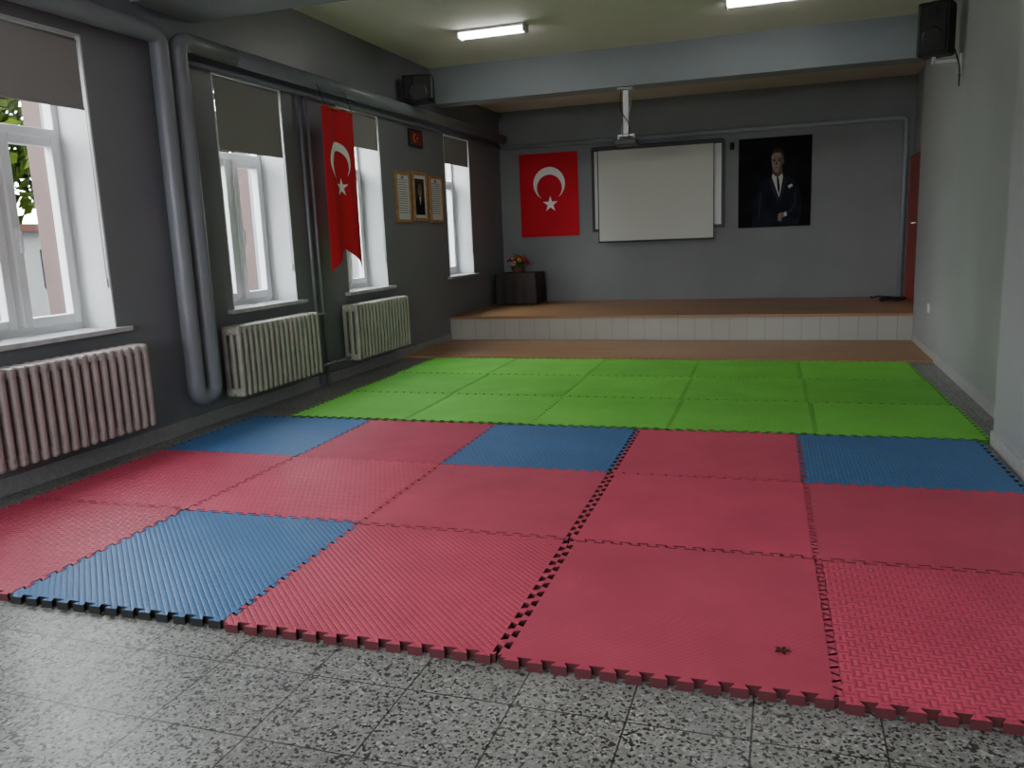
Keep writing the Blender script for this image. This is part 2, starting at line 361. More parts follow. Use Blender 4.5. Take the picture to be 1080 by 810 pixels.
# ------------------------------------------------------------------ radiators
def radiator(y0, y1, n, mat, z0=0.18, z1=0.73):
    R = empty('radiator', (-4.02, (y0+y1)/2, z0)); inv = Matrix.Translation(-Vector((-4.02, (y0+y1)/2, z0)))
    bm = bmesh.new(); p = (y1-y0)/n
    for k in range(n):
        c = y0 + (k+0.5)*p; w = p*0.27
        for xc in (-4.085, -4.02, -3.955):
            add_box(bm, xc-0.020, xc+0.020, c-w, c+w, z0+0.03, z1-0.03, 0, 0.012)
        add_box(bm, -4.105, -3.935, c-p*0.34, c+p*0.34, z1-0.07, z1, 0, 0.018)
        add_box(bm, -4.105, -3.935, c-p*0.34, c+p*0.34, z0, z0+0.07, 0, 0.018)
    o = obj_from_bm('sections', bm, mat); o.parent = R; o.matrix_parent_inverse = inv
    for nm, z in (('header_upper', z1-0.038), ('header_lower', z0+0.038)):
        o = tube(nm, [(-4.02, y0-0.03, z), (-4.02, y1+0.03, z)], 0.022, mat, 0); o.parent = R; o.matrix_parent_inverse = inv
    o = boxes('wall_brackets', [(XL, -4.09, y0+0.2, y0+0.23, z0+0.05, z0+0.08), (XL, -4.09, y1-0.23, y1-0.2, z0+0.05, z0+0.08),
               (XL, -4.09, y0+0.2, y0+0.23, z1-0.1, z1-0.07), (XL, -4.09, y1-0.23, y1-0.2, z1-0.1, z1-0.07)], mat)
    o.parent = R; o.matrix_parent_inverse = inv
radiator(3.02, 4.28, 18, M_rad)
radiator(5.19, 6.37, 17, M_rad2)
radiator(7.03, 8.23, 17, M_rad2)
radiator(0.9, 2.1, 17, M_rad)

# ------------------------------------------------------------------ pipes
px = -4.04
tube('heating_pipe', [(px, Y0+0.01, 2.76), (px, 4.80, 2.76), (px, 4.80, 0.25), (px, 4.985, 0.25), (px, 4.985, 2.76), (px, 5.6, 2.76)], 0.064, M_pipe, 0.10)
tube('ceiling_run_pipe', [(px, 5.6, 2.76), (px, 12.0, 2.76)], 0.064, M_pipe, 0)
tube('thin_return_pipe', [(-4.12, 5.15, 2.655), (-4.12, 12.08, 2.655)], 0.02, M_pipe, 0)
for y in (6.60, 6.72):
    tube('riser_pipe', [(-4.115, y, 0.0), (-4.115, y, 2.63)], 0.016, M_pipe, 0)
tube('feed_pipe', [(-4.02, 6.405, 0.69), (-4.02, 6.60, 0.69), (-4.10, 6.60, 0.69)], 0.013, M_pipe, 0.03)
tube('feed_pipe', [(-4.02, 6.405, 0.22), (-4.02, 6.72, 0.22), (-4.10, 6.72, 0.22)], 0.013, M_pipe, 0.03)
tube('feed_pipe', [(-4.02, 6.995, 0.22), (-4.02, 6.72, 0.22), (-4.10, 6.72, 0.22)], 0.013, M_pipe, 0.03)
tube('back_heating_pipe', [(XL+0.03, YB-0.04, 2.645), (1.48, YB-0.04, 2.645), (1.48, YB-0.04, ZST)], 0.032, M_beam, 0.06)

# ------------------------------------------------------------------ mats
def make_mat(name, cx, cy, sx, sy, rot, top, side, z=0.0, th=0.030, s=0.994):
    n = 13; p = 1.0/n; d = 0.09*p; a = 0.0125
    prof = [(0.0, 0.0)]
    for i in range(n):
        t = i*p
        prof += [(t+0.25*p+d, 0) if i == 0 else None, (t+0.25*p-d, a), (t+0.75*p+d, a), (t+0.75*p-d, -a), (t+1.25*p+d, -a) if i < n-1 else None]
    prof = [q for q in prof if q]; prof[1] = (0.25*p, 0)
    prof = prof[:-1] + [(1-0.25*p, 0)]
    def P(x, y): return ((x-0.5)*s*sx, (y-0.5)*s*sy)
    pts = []
    for t, o in prof: pts.append(P(t, -o))
    for t, o in prof: pts.append(P(1-o, t))
    pts.append(P(1, 1))
    for t, o in reversed(prof): pts.append(P(t, 1-o)) if t > 0 else pts.append(P(0, 1))
    for t, o in reversed(prof):
        if t > 0: pts.append(P(-o, t))
    bm = bmesh.new()
    vs = [bm.verts.new((x, y, 0)) for x, y in pts]
    vt = [bm.verts.new((x, y, th)) for x, y in pts]
    bm.faces.new(vt).material_index = 0
    bm.faces.new(vs[::-1]).material_index = 1
    N = len(pts)
    for k in range(N):
        f = bm.faces.new((vs[k], vs[(k+1) % N], vt[(k+1) % N], vt[k])); f.material_index = 1
    o = obj_from_bm(name, bm, [top, side])
    o.location = (cx, cy, z); o.rotation_euler = (0, 0, rot)
    return o
near = [-3.84, -2.835, -1.845, -0.825, 0.165, 1.16]
far = [-3.885, -2.875, -1.90, -0.905, 0.09, 1.105]
rows = [2.205, 3.225, 4.245, 5.255]
plan = [[(MR['weave'], 0), (MB['diamond'], 1), (MR['diamond'], 0), (MR_fine, 0), (MR['weave'], 0)],
        [(MR['weave'], 0), (MR['weave'], 0), (MR_fine, 0), (MR['ribs'], 0), (MR_fine, 0)],
        [(MB['diamond'], 1), (MR['ribs'], 0), (MB['weave'], 1), (MR['ribs'], 0), (MB['weave'], 1)]]
for r in range(3):
    for c in range(5):
        y0, y1 = rows[r], rows[r+1]; ym = (y0+y1)/2; k = (ym-rows[0])/(rows[3]-rows[0])
        xa = near[c]+(far[c]-near[c])*k; xb = near[c+1]+(far[c+1]-near[c+1])*k
        xm = (xa+xb)/2
        if c == 2: xm -= 0.008
        if c == 3: xm += 0.008
        m, bl = plan[r][c]
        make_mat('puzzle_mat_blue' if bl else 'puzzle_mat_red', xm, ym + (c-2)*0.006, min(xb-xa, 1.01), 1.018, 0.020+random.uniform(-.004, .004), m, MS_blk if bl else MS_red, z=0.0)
gx = [-3.60, -2.64, -1.67, -0.72, 0.205, 1.165]
gy = [5.30, 6.29, 7.27, 8.25]
for r in range(3):
    for c in range(5):
        sh = -0.03*r
        make_mat('puzzle_mat_green', (gx[c]+gx[c+1])/2+sh+random.uniform(-.002, .002), (gy[r]+gy[r+1])/2, gx[c+1]-gx[c], gy[r+1]-gy[r], 0.012+random.uniform(-.002, .002), MG, MS_grn, z=0.0, s=0.997)

# small dried leaf on a mat
bm = bmesh.new()
for k in range(5):
    a = k*1.25; l = 0.028
    p = [(0, 0, 0.001), (l*0.6*math.cos(a-0.4), l*0.6*math.sin(a-0.4), 0.008), (l*math.cos(a), l*math.sin(a), 0.004), (l*0.6*math.cos(a+0.4), l*0.6*math.sin(a+0.4), 0.006)]
    bm.faces.new([bm.verts.new(q) for q in p])
o = obj_from_bm('dried_leaf', bm, simple('leaf_dry', (0.03, 0.012, 0.008), 0.9)); o.location = (0.016, 2.45, 0.030)

# ------------------------------------------------------------------ flags
def crescent_pts(R, ang, n=48):
    a = math.radians(32.3); b = math.radians(41.9); out = []
    for k in range(n+1):
        t = k/n
        ta = a+(2*math.pi-2*a)*t; tb = b+(2*math.pi-2*b)*t
        o = (R*math.cos(ta), R*math.sin(ta)); i = (0.25*R+0.8*R*math.cos(tb), 0.8*R*math.sin(tb))
        rot = lambda q: (q[0]*math.cos(ang)-q[1]*math.sin(ang), q[0]*math.sin(ang)+q[1]*math.cos(ang))
        out.append((rot(o), rot(i)))
    return out
def star_pts(r, ang):
    return [((r if k % 2 == 0 else r*0.382)*math.cos(ang+k*math.pi/5), (r if k % 2 == 0 else r*0.382)*math.sin(ang+k*math.pi/5)) for k in range(10)]
def emblem(name, mapf, cu, cv, R, ang, star_d, parent, mat):
    bm = bmesh.new()
    C = crescent_pts(R, ang)
    for (o1, i1), (o2, i2) in zip(C, C[1:]):
        bm.faces.new([bm.verts.new(mapf(cu+q[0], cv+q[1])) for q in (o1, o2, i2, i1)])
    sc = (cu+star_d*math.cos(ang), cv+star_d*math.sin(ang))
    S = star_pts(R*0.5, math.radians(90)); cen = mapf(*sc)
    for k in range(10):
        a_, b_ = S[k], S[(k+1) % 10]
        bm.faces.new([bm.verts.new(cen), bm.verts.new(mapf(sc[0]+a_[0], sc[1]+a_[1])), bm.verts.new(mapf(sc[0]+b_[0], sc[1]+b_[1]))])
    bmesh.ops.remove_doubles(bm, verts=bm.verts[:], dist=1e-5)
    bmesh.ops.recalc_face_normals(bm, faces=bm.faces[:])
    o = obj_from_bm(name, bm, mat); o.parent = parent; return o
def sheet(name, mapf, u0, u1, v0, v1, nu, nv, mat, parent, bottom=None):
    bm = bmesh.new(); g = []
    for i in range(nu+1):
        u = u0+(u1-u0)*i/nu; vb = v0 if bottom is None else bottom(i/nu)
        g.append([bm.verts.new(mapf(u, vb+(v1-vb)*j/nv)) for j in range(nv+1)])
    for i in range(nu):
        for j in range(nv): bm.faces.new((g[i][j], g[i+1][j], g[i+1][j+1], g[i][j+1])).smooth = True
    return obj_from_bm(name, bm, mat, parent)
FB = empty('turkish_flag')
wf = lambda u, v: 0.006*math.sin(u*14)+0.004*math.sin(v*5)
sheet('cloth', lambda u, v: (u, YB-0.02+wf(u, v), v), -3.84, -2.93, 1.30, 2.53, 30, 12, M_flag, FB)
emblem('crescent_star', lambda u, v: (u, YB-0.025+wf(u, v), v), -3.375, 2.08, 0.245, math.radians(-88), 0.30, FB, M_flagw)
FL = empty('turkish_flag_banner')
XFl = -3.90
wl = lambda y, z: 0.022*math.sin((y-6.67)*19+0.6*z)*(1.1-0.25*(z-1.0))
sheet('cloth', lambda u, v: (XFl+wl(u, v), u, v), 6.60, 7.19, 1.07, 2.53, 30, 14, M_flag, FL, bottom=lambda t: 1.07+0.20*(1-abs(2*t-1)))
emblem('crescent_star', lambda u, v: (XFl+0.006+wl(u, v), u, v), 6.84, 2.06, 0.175, math.radians(-80), 0.23, FL, M_flagw)
emblem('crescent_star_back', lambda u, v: (XFl-0.006+wl(u, v), u, v), 6.84, 2.06, 0.175, math.radians(-80), 0.23, FL, M_flagw)
tube('hanging_rod', [(XFl, 6.57, 2.53), (XFl, 7.22, 2.53)], 0.009, M_woodf, 0, FL)
for y in (6.68, 7.16):
    tube('hanging_cord', [(XFl, y, 2.53), (XFl-0.07, y, 2.72)], 0.004, M_black, 0, FL, 6)

# ------------------------------------------------------------------ whiteboard + projector screen
WBd = empty('whiteboard')
box('panel', -2.68, -0.86, YB-0.03, YB-0.002, 1.38, 2.50, M_wb, 0, WBd)
boxes('frame', [(-2.72, -2.68, YB-0.045, YB, 1.34, 2.54), (-0.86, -0.82, YB-0.045, YB, 1.34, 2.54), (-2.68, -0.86, YB-0.045, YB, 1.34, 1.38), (-2.68, -0.86, YB-0.045, YB, 2.50, 2.54)], M_black, 0.004, WBd)
PS = empty('projection_screen')
box('sheet', -2.60, -0.965, YB-0.115, YB-0.112, 1.20, 2.50, M_screen, 0, PS)
boxes('edge_borders', [(-2.615, -2.60, YB-0.116, YB-0.111, 1.20, 2.50), (-0.965, -0.955, YB-0.116, YB-0.111, 1.20, 2.50)], M_black, 0, PS)
box('bottom_bar', -2.62, -0.95, YB-0.125, YB-0.10, 1.175, 1.20, M_black, 0.006, PS)
box('housing', -2.69, -0.84, YB-0.15, YB-0.046, 2.49, 2.545, M_black, 0.012, PS)
tube('housing_hanger', [(-0.72, YB-0.02, 2.47), (-0.72, YB-0.06, 2.40)], 0.03, M_black, 0, PS, 10)

# ------------------------------------------------------------------ portrait poster
PP = empty('portrait_poster')
m_bg = simple('poster_black', (0.010, 0.010, 0.013), 0.9, var=0.5, nscale=3, spec=0.15)
m_suit = simple('poster_suit', (0.016, 0.018, 0.026), 0.9, var=0.3, nscale=6, spec=0.1)
m_fold = simple('poster_suit_fold', (0.034, 0.038, 0.05), 0.9, spec=0.1)
m_skin = simple('poster_skin', (0.27, 0.20, 0.165), 0.9, var=0.35, nscale=10, spec=0.1)
m_skd = simple('poster_skin_shade', (0.12, 0.085, 0.068), 0.9, spec=0.1)
m_hair = simple('poster_hair', (0.05, 0.038, 0.03), 0.9, spec=0.1)
m_shirt = simple('poster_shirt', (0.55, 0.55, 0.55), 0.9, spec=0.1)
PX0, PW, PZ1, PH = -0.63, 0.96, 2.52, 1.21
box('print_sheet', PX0, PX0+PW, YB-0.012, YB-0.002, PZ1-PH, PZ1, m_bg, 0, PP)
def pshape(name, pts, lay, mat):
    bm = bmesh.new(); y = YB-0.013-0.0012*lay
    f = bm.faces.new([bm.verts.new((PX0+u*PW, y, PZ1-v*PH)) for u, v in pts])
    bmesh.ops.triangulate(bm, faces=[f]); return obj_from_bm(name, bm, mat, PP)
def ell(cu, cv, a, b, n=28, rot=0):
    return [(cu+a*math.cos(t)*math.cos(rot)-b*math.sin(t)*math.sin(rot), cv+(a*math.cos(t)*math.sin(rot)+b*math.sin(t)*math.cos(rot))) for t in [2*math.pi*k/n for k in range(n)]]
pshape('suit', [(0.46, 0.41), (0.37, 0.45), (0.29, 0.50), (0.25, 0.58), (0.23, 0.70), (0.20, 0.85), (0.19, 0.995), (0.84, 0.995), (0.87, 0.88), (0.88, 0.72), (0.83, 0.55), (0.76, 0.47), (0.63, 0.41)], 0, m_suit)
pshape('sleeve_fold_l', [(0.30, 0.60), (0.325, 0.62), (0.31, 0.80), (0.29, 0.92), (0.275, 0.90), (0.285, 0.75)], 1, m_fold)
pshape('sleeve_fold_r', [(0.77, 0.60), (0.79, 0.62), (0.80, 0.74), (0.74, 0.84), (0.66, 0.87), (0.67, 0.84), (0.74, 0.79), (0.775, 0.72)], 1, m_fold)
pshape('neck', [(0.47, 0.33), (0.60, 0.33), (0.61, 0.42), (0.54, 0.46), (0.47, 0.42)], 1, m_skd)
pshape('shirt', [(0.47, 0.405), (0.54, 0.45), (0.605, 0.405), (0.615, 0.44), (0.585, 0.60), (0.565, 0.67), (0.52, 0.57), (0.465, 0.445)], 2, m_shirt)
pshape('tie', [(0.53, 0.448), (0.555, 0.448), (0.575, 0.56), (0.565, 0.64), (0.545, 0.58)], 3, m_bg)
pshape('lapel_l', [(0.455, 0.42), (0.43, 0.50), (0.47, 0.53), (0.455, 0.56), (0.555, 0.73), (0.560, 0.67), (0.50, 0.55)], 3, m_fold)
pshape('lapel_r', [(0.62, 0.42), (0.66, 0.50), (0.625, 0.53), (0.64, 0.56), (0.575, 0.73), (0.570, 0.67), (0.60, 0.55)], 3, m_fold)
pshape('hair', ell(0.538, 0.235, 0.092, 0.118), 1, m_hair)
pshape('ear', ell(0.618, 0.275, 0.013, 0.028), 2, m_skd)
pshape('face', [(0.455, 0.23), (0.465, 0.18), (0.50, 0.155), (0.56, 0.152), (0.60, 0.18), (0.608, 0.24), (0.602, 0.31), (0.585, 0.355), (0.555, 0.39), (0.52, 0.392), (0.485, 0.365), (0.462, 0.31)], 3, m_skin)
pshape('face_shade', [(0.585, 0.19), (0.604, 0.24), (0.600, 0.31), (0.582, 0.355), (0.555, 0.388), (0.562, 0.34), (0.578, 0.28)], 4, m_skd)
pshape('hair_front', [(0.447, 0.225), (0.458, 0.165), (0.51, 0.130), (0.575, 0.132), (0.615, 0.175), (0.618, 0.25), (0.603, 0.205), (0.57, 0.172), (0.50, 0.172), (0.468, 0.19)], 5, m_hair)
pshape('brow_l', [(0.470, 0.240), (0.512, 0.236), (0.512, 0.245), (0.470, 0.250)], 5, m_hair)
pshape('brow_r', [(0.540, 0.236), (0.585, 0.240), (0.585, 0.250), (0.540, 0.245)], 5, m_hair)
pshape('eye_socket_l', ell(0.493, 0.262, 0.020, 0.011, 12), 5, m_skd)
pshape('eye_socket_r', ell(0.562, 0.262, 0.020, 0.011, 12), 5, m_skd)
pshape('eye_l', ell(0.493, 0.262, 0.010, 0.005, 10), 6, m_bg)
pshape('eye_r', ell(0.562, 0.262, 0.010, 0.005, 10), 6, m_bg)
pshape('nose', [(0.522, 0.265), (0.530, 0.265), (0.541, 0.306), (0.526, 0.312), (0.512, 0.306)], 5, m_skd)
pshape('mouth', ell(0.527, 0.338, 0.024, 0.005, 12), 5, m_skd)
pshape('pocket_square', [(0.68, 0.545), (0.74, 0.525), (0.75, 0.55), (0.70, 0.575)], 2, m_shirt)
pshape('cuff', [(0.63, 0.845), (0.665, 0.83), (0.68, 0.875), (0.645, 0.89)], 2, m_shirt)
pshape('hand', [(0.56, 0.855), (0.60, 0.84), (0.635, 0.845), (0.645, 0.885), (0.61, 0.905), (0.60, 0.945), (0.585, 0.94), (0.58, 0.90), (0.565, 0.935), (0.552, 0.925), (0.555, 0.89)], 2, m_skin)

# ------------------------------------------------------------------ framed pictures on left wall
def picture(y0, y1, z0, z1, kind):
    e = empty('picture_frame')
    x = XL
    w = 0.035
    boxes('frame', [(x, x+0.025, y0, y0+w, z0, z1), (x, x+0.025, y1-w, y1, z0, z1), (x, x+0.025, y0+w, y1-w, z0, z0+w), (x, x+0.025, y0+w, y1-w, z1-w, z1)], M_woodf, 0.004, e)
    box('print', x, x+0.010, y0+w, y1-w, z0+w, z1-w, M_paper, 0, e)
    if kind == 'text':
        L = [(x+0.010, x+0.0115, y0+0.07, y1-0.07, z1-0.10-k*0.026, z1-0.092-k*0.026) for k in range(15)]
        L.append((x+0.010, x+0.012, (y0+y1)/2-0.03, (y0+y1)/2+0.03, z1-0.085, z1-0.05))
        boxes('text_lines', L, M_ink, 0, e)
    else:
        c = (y0+y1)/2; bm = bmesh.new()
        f = lambda pts, xx, mi: setattr(bm.faces.new([bm.verts.new((x+xx, c+p, z0+0.28+q)) for p, q in pts]), 'material_index', mi)
        f([(-0.13, -0.21), (0.13, -0.21), (0.13, 0.21), (-0.13, 0.21)], 0.011, 0)
        f([(-0.13, -0.2), (0.13, -0.2), (0.12, -0.06), (0.05, 0.02), (-0.05, 0.02), (-0.12, -0.06)], 0.0125, 1)
        f([(0.055*math.cos(t*0.4), 0.075+0.075*math.sin(t*0.4)) for t in range(16)], 0.0135, 2)
        f([(-0.03, 0.0), (0, -0.10), (0.03, 0.0)], 0.014, 3)
        obj_from_bm('portrait', bm, [m_hair, m_bg, m_skin, m_shirt], e)
picture(8.47, 8.85, 1.53, 2.10, 'text')
picture(8.92, 9.32, 1.55, 2.12, 'portrait')
picture(9.40, 9.80, 1.53, 2.10, 'text')
e = empty('flag_plaque')
boxes('frame', [(XL, XL+0.02, 8.90, 9.27, 2.40, 2.60, 0), (XL+0.02, XL+0.024, 8.93, 9.24, 2.425, 2.575, 1)], [M_black, simple('plaque_red', (0.20, 0.012, 0.012), 0.6)], 0, e)
emblem('crescent_star', lambda u, v: (XL+0.026, u, v), 9.05, 2.50, 0.05, 0, 0.06, e, M_gold)

# ------------------------------------------------------------------ speakers
def speaker(name, c, rz, w, d, h, pitch=0):
    S = empty(name, c)
    bm = bmesh.new(); add_box(bm, -w/2, w/2, -d/2, d/2, -h/2, h/2, 0, 0.018)
    obj_from_bm('cabinet', bm, M_black, S)
    bm = bmesh.new(); add_box(bm, -w/2+0.02, w/2-0.02, -d/2-0.012, -d/2+0.005, -h/2+0.02, h/2-0.02, 0, 0.01)
    obj_from_bm('grille', bm, M_grille, S)
    bm = bmesh.new()
    for (zz, rr) in ((-h*0.17, w*0.34), (h*0.28, w*0.17)):
        bmesh.ops.create_cone(bm, cap_ends=True, segments=32, radius1=rr, radius2=rr*0.8, depth=0.008, matrix=Matrix.Translation((0, -d/2-0.014, zz)) @ Matrix.Rotation(math.pi/2, 4, 'X'))
    obj_from_bm('driver_covers', bm, M_black, S)
    S.rotation_euler = (pitch, 0, rz)
    return S
S = speaker('loudspeaker', (1.165, 7.95, 2.87), math.radians(-22), 0.25, 0.22, 0.42, 0.0)
SB = empty('loudspeaker_bracket')
boxes('bracket_arms', [(XR-0.02, XR, 7.90, 8.02, 2.50, 2.66), (1.15, XR-0.02, 7.945, 7.975, 2.60, 2.63), (1.14, 1.17, 7.945, 7.975, 2.60, 2.658)], M_white, 0.004, SB)
tube('speaker_cable', [(1.30, 7.90, 2.70), (1.345, 7.90, 2.55), (1.345, 7.90, 2.4)], 0.005, M_black, 0.03, SB, nseg=6)
speaker('loudspeaker', (-3.925, 8.78, 2.99), math.radians(18), 0.34, 0.24, 0.27)
boxes('speaker_shelf', [(XL, -3.78, 8.62, 8.92, 2.842, 2.852)], M_black)

# ------------------------------------------------------------------ projector on pole
PJ = empty('ceiling_projector')
xc, yc = -1.77, 9.77
boxes('ceiling_plate', [(xc-0.09, xc+0.09, yc-0.07, yc+0.07, ZBEAM-0.02, ZBEAM)], M_white, 0.003, PJ)
boxes('pole', [(xc-0.035, xc+0.035, yc-0.03, yc+0.03, 2.44, ZBEAM-0.02)], M_metal, 0.008, PJ)
boxes('mount_arms', [(xc-0.10, xc+0.10, yc-0.02, yc+0.02, 2.415, 2.44), (xc-0.10, xc-0.08, yc-0.02, yc+0.02, 2.38, 2.42), (xc+0.08, xc+0.10, yc-0.02, yc+0.02, 2.38, 2.42)], M_metal, 0.002, PJ)
boxes('projector_body', [(xc-0.13, xc+0.13, yc-0.11, yc+0.12, 2.31, 2.38)], simple('projector_shell', (0.05, 0.05, 0.055), 0.4), 0.015, PJ)
bm = bmesh.new(); bmesh.ops.create_cone(bm, cap_ends=True, segments=24, radius1=0.03, radius2=0.026, depth=0.04, matrix=Matrix.Translation((xc+0.07, yc+0.13, 2.345)) @ Matrix.Rotation(math.pi/2, 4, 'X'))
obj_from_bm('lens', bm, M_black, PJ)
tube('cable', [(xc-0.05, yc-0.03, ZBEAM-0.01), (xc-0.07, yc-0.04, 2.7), (xc+0.05, yc-0.045, 2.55), (xc+0.03, yc-0.03, 2.38)], 0.006, M_black, 0.1, PJ, 6)
tube('cable_loop', [(xc+0.04, yc-0.03, ZBEAM-0.01), (xc+0.075, yc-0.04, 2.75), (xc-0.055, yc-0.045, 2.5), (xc-0.03, yc-0.03, 2.38)], 0.005, M_metal, 0.1, PJ, 6)

# ------------------------------------------------------------------ ceiling lamps
M_tube = emis('lamp_diffuser', (1.0, 0.97, 0.92), 25)
def lamp(x, y):
    e = empty('ceiling_lamp', (x, y, ZC))
    bm = bmesh.new(); add_box(bm, -0.36, 0.36, -0.075, 0.075, -0.028, 0.0, 0, 0.004); obj_from_bm('base_tray', bm, M_white, e)
    bm = bmesh.new()
    n = 14; rings = []
    for xx in (-0.335, -0.32, 0.32, 0.335):
        s = 0.75 if abs(xx) > 0.33 else 1
        rings.append([bm.verts.new((xx, 0.068*s*math.cos(math.pi*k/n), -0.028-0.05*s*math.sin(math.pi*k/n))) for k in range(n+1)])
    for a, b_ in zip(rings, rings[1:]):
        for k in range(n): bm.faces.new((a[k], a[k+1], b_[k+1], b_[k]))
    bm.faces.new(rings[0]); bm.faces.new(rings[-1][::-1])
    bmesh.ops.recalc_face_normals(bm, faces=bm.faces[:])
    obj_from_bm('diffuser', bm, M_tube, e)
    bm = bmesh.new(); add_box(bm, -0.36, -0.333, -0.074, 0.074, -0.08, -0.02, 0, 0.008); add_box(bm, 0.333, 0.36, -0.074, 0.074, -0.08, -0.02, 0, 0.008)
    obj_from_bm('end_caps', bm, M_white, e)
for (x, y) in ((-2.80, 8.12), (-0.20, 8.15), (-2.8, 2.9), (-0.2, 2.9), (-2.8, -1.2), (-0.2, -1.2)):  # last four lamps are out of view, added to brighten the room
    lamp(x, y)

# ------------------------------------------------------------------ side table, flowers
T = empty('side_table')
tx0, tx1, ty0, ty1, tz = -4.07, -3.45, 11.48, 11.95, 0.79
box('table_top', tx0, tx1, ty0, ty1, tz-0.025, tz, M_cloth, 0.006, T)
boxes('legs', [(x, x+0.04, y, y+0.04, ZST, tz-0.025) for x in (tx0+0.03, tx1-0.09) for y in (ty0+0.03, ty1-0.09)], M_cloth, 0, T)
bm = bmesh.new(); loop = []
per = [(tx0, ty0), (tx1, ty0), (tx1, ty1), (tx0, ty1)]
for i in range(4):
    a, b_ = Vector(per[i]), Vector(per[(i+1) % 4])
    for k in range(16): loop.append(a.lerp(b_, k/16))
cen = Vector(((tx0+tx1)/2, (ty0+ty1)/2))
def ring(z, amp, grow):
    out = []
    for i, p in enumerate(loop):
        d = (p-cen).normalized(); q = p + d*(grow+amp*math.sin(i*1.6)); q.x = max(q.x, XL+0.02); out.append(bm.verts.new((q.x, q.y, z)))
    return out
rs = [ring(tz, 0, 0.0), ring(tz-0.03, 0.001, 0.008), ring(tz-0.2, 0.006, 0.012), ring(ZST+0.02, 0.012, 0.018)]
for a, b_ in zip(rs, rs[1:]):
    for k in range(len(a)): bm.faces.new((a[k], b_[k], b_[(k+1) % len(a)], a[(k+1) % len(a)])).smooth = True
obj_from_bm('cloth_skirt', bm, M_cloth, T)
FBk = empty('flower_basket', (-3.78, 11.7, tz))
bm = bmesh.new()
bmesh.ops.create_cone(bm, cap_ends=True, segments=24, radius1=0.07, radius2=0.11, depth=0.09, matrix=Matrix.Translation((0, 0, 0.045)))
obj_from_bm('basket', bm, simple('wicker', (0.14, 0.07, 0.03), 0.8, bump=0.8, bscale=80), FBk)
# leaves radiating out, then rounded multi-petal blooms
bm = bmesh.new()
for k in range(34):
    th = random.uniform(0, 6.28); el = random.uniform(-0.1, 1.2)
    d = Vector((math.cos(th)*math.cos(el), math.sin(th)*math.cos(el), math.sin(el))); s = d.cross(Vector((0, 0, 1))).normalized()*0.025
    o_ = Vector((0, 0, 0.10)); l = random.uniform(0.14, 0.23)
    bm.faces.new([bm.verts.new(o_), bm.verts.new(o_+d*l*0.55+s), bm.verts.new(o_+d*l), bm.verts.new(o_+d*l*0.55-s)])
obj_from_bm('leaves', bm, simple('leaf_green', (0.07, 0.17, 0.035), 0.7), FBk)
bm = bmesh.new(); nb = 0
for k in range(17):
    th = k*2.4; ph = 0.15+1.25*(k/17.0)
    c = Vector((0.165*math.cos(th)*math.sin(ph), 0.13*math.sin(th)*math.sin(ph), 0.10+0.13*math.cos(ph)))
    n = (c-Vector((0, 0, 0.08))).normalized(); u = n.orthogonal().normalized(); v = n.cross(u); mi = [0, 0, 1, 2][k % 4]
    for lay in range(3):
        for q in range(6):
            a = q*math.pi/3+lay*0.5; d = (u*math.cos(a)+v*math.sin(a)); t = (-u*math.sin(a)+v*math.cos(a)); R = 0.042-0.010*lay; h = 0.008+0.012*lay
            f = bm.faces.new([bm.verts.new(c), bm.verts.new(c+d*R*0.7+t*R*0.45+n*h*0.7), bm.verts.new(c+d*R+n*h), bm.verts.new(c+d*R*0.7-t*R*0.45+n*h*0.7)]); f.material_index = mi
obj_from_bm('blooms', bm, [simple('petal_red', (0.62, 0.03, 0.03), 0.7), simple('petal_orange', (0.7, 0.25, 0.06), 0.7), simple('petal_pink', (0.7, 0.35, 0.32), 0.7)], FBk)

# ------------------------------------------------------------------ cable coil, socket, door
pts = []
for k in range(90):
    t = k*0.32; r = 0.08+0.03*math.sin(k*0.7)
    pts.append((1.20+0.16*math.sin(t*0.13)+r*math.cos(t), 11.35+r*0.9*math.sin(t), ZST+0.020+0.035*(k/90)+0.008*math.sin(k)))
tube('cable_coil', pts, 0.011, M_black, 0, nseg=6)
boxes('power_socket', [(XR-0.012, XR, 8.85, 8.94, 0.42, 0.51)], M_white, 0.004)
D = empty('door_1')
dx = XRS-0.004
box('leaf', dx-0.045, dx-0.005, 11.18, 11.93, ZST, 2.06, M_door, 0.003, D)
boxes('casing', [(dx-0.05, dx, 11.10, 11.18, ZST, 2.14), (dx-0.05, dx, 11.93, 12.0, ZST, 2.14), (dx-0.05, dx, 11.18, 11.93, 2.06, 2.14)], M_door, 0.003, D)
boxes('handle', [(dx-0.09, dx-0.045, 11.27, 11.29, 1.28, 1.30), (dx-0.10, dx-0.085, 11.27, 11.40, 1.28, 1.30)], M_metal, 0.002, D)

# ------------------------------------------------------------------ outdoors
M_pink = simple('pink_render', (0.075, 0.050, 0.047), 0.8, var=0.08, nscale=4, spec=0.1)
M_grd = simple('paving_outside', (0.07, 0.07, 0.067), 0.8, var=0.2, nscale=2, spec=0.1)
box('ground_outside', -45, 20, -35, 45, -0.75, -0.6, M_grd)
for k in range(-3, 6):
    y = 6.10+k*3.05
    boxes('porch_column', [(-6.62, -6.36, y-0.13, y+0.13, -0.6, 3.3), (-6.67, -6.31, y-0.18, y+0.18, -0.6, -0.35), (-6.67, -6.31, y-0.18, y+0.18, 3.1, 3.3)], M_pink, 0.01)
bm = bmesh.new(); add_box(bm, -24, -20, -20, 60, -0.6, 2.0)
for k in range(19):
    y = -18+k*4
    add_box(bm, -20.02, -19.96, y, y+1.6, 0.4, 1.5, 1)
add_box(bm, -24.3, -19.7, -20.3, 60.3, 2.0, 2.2, 2)
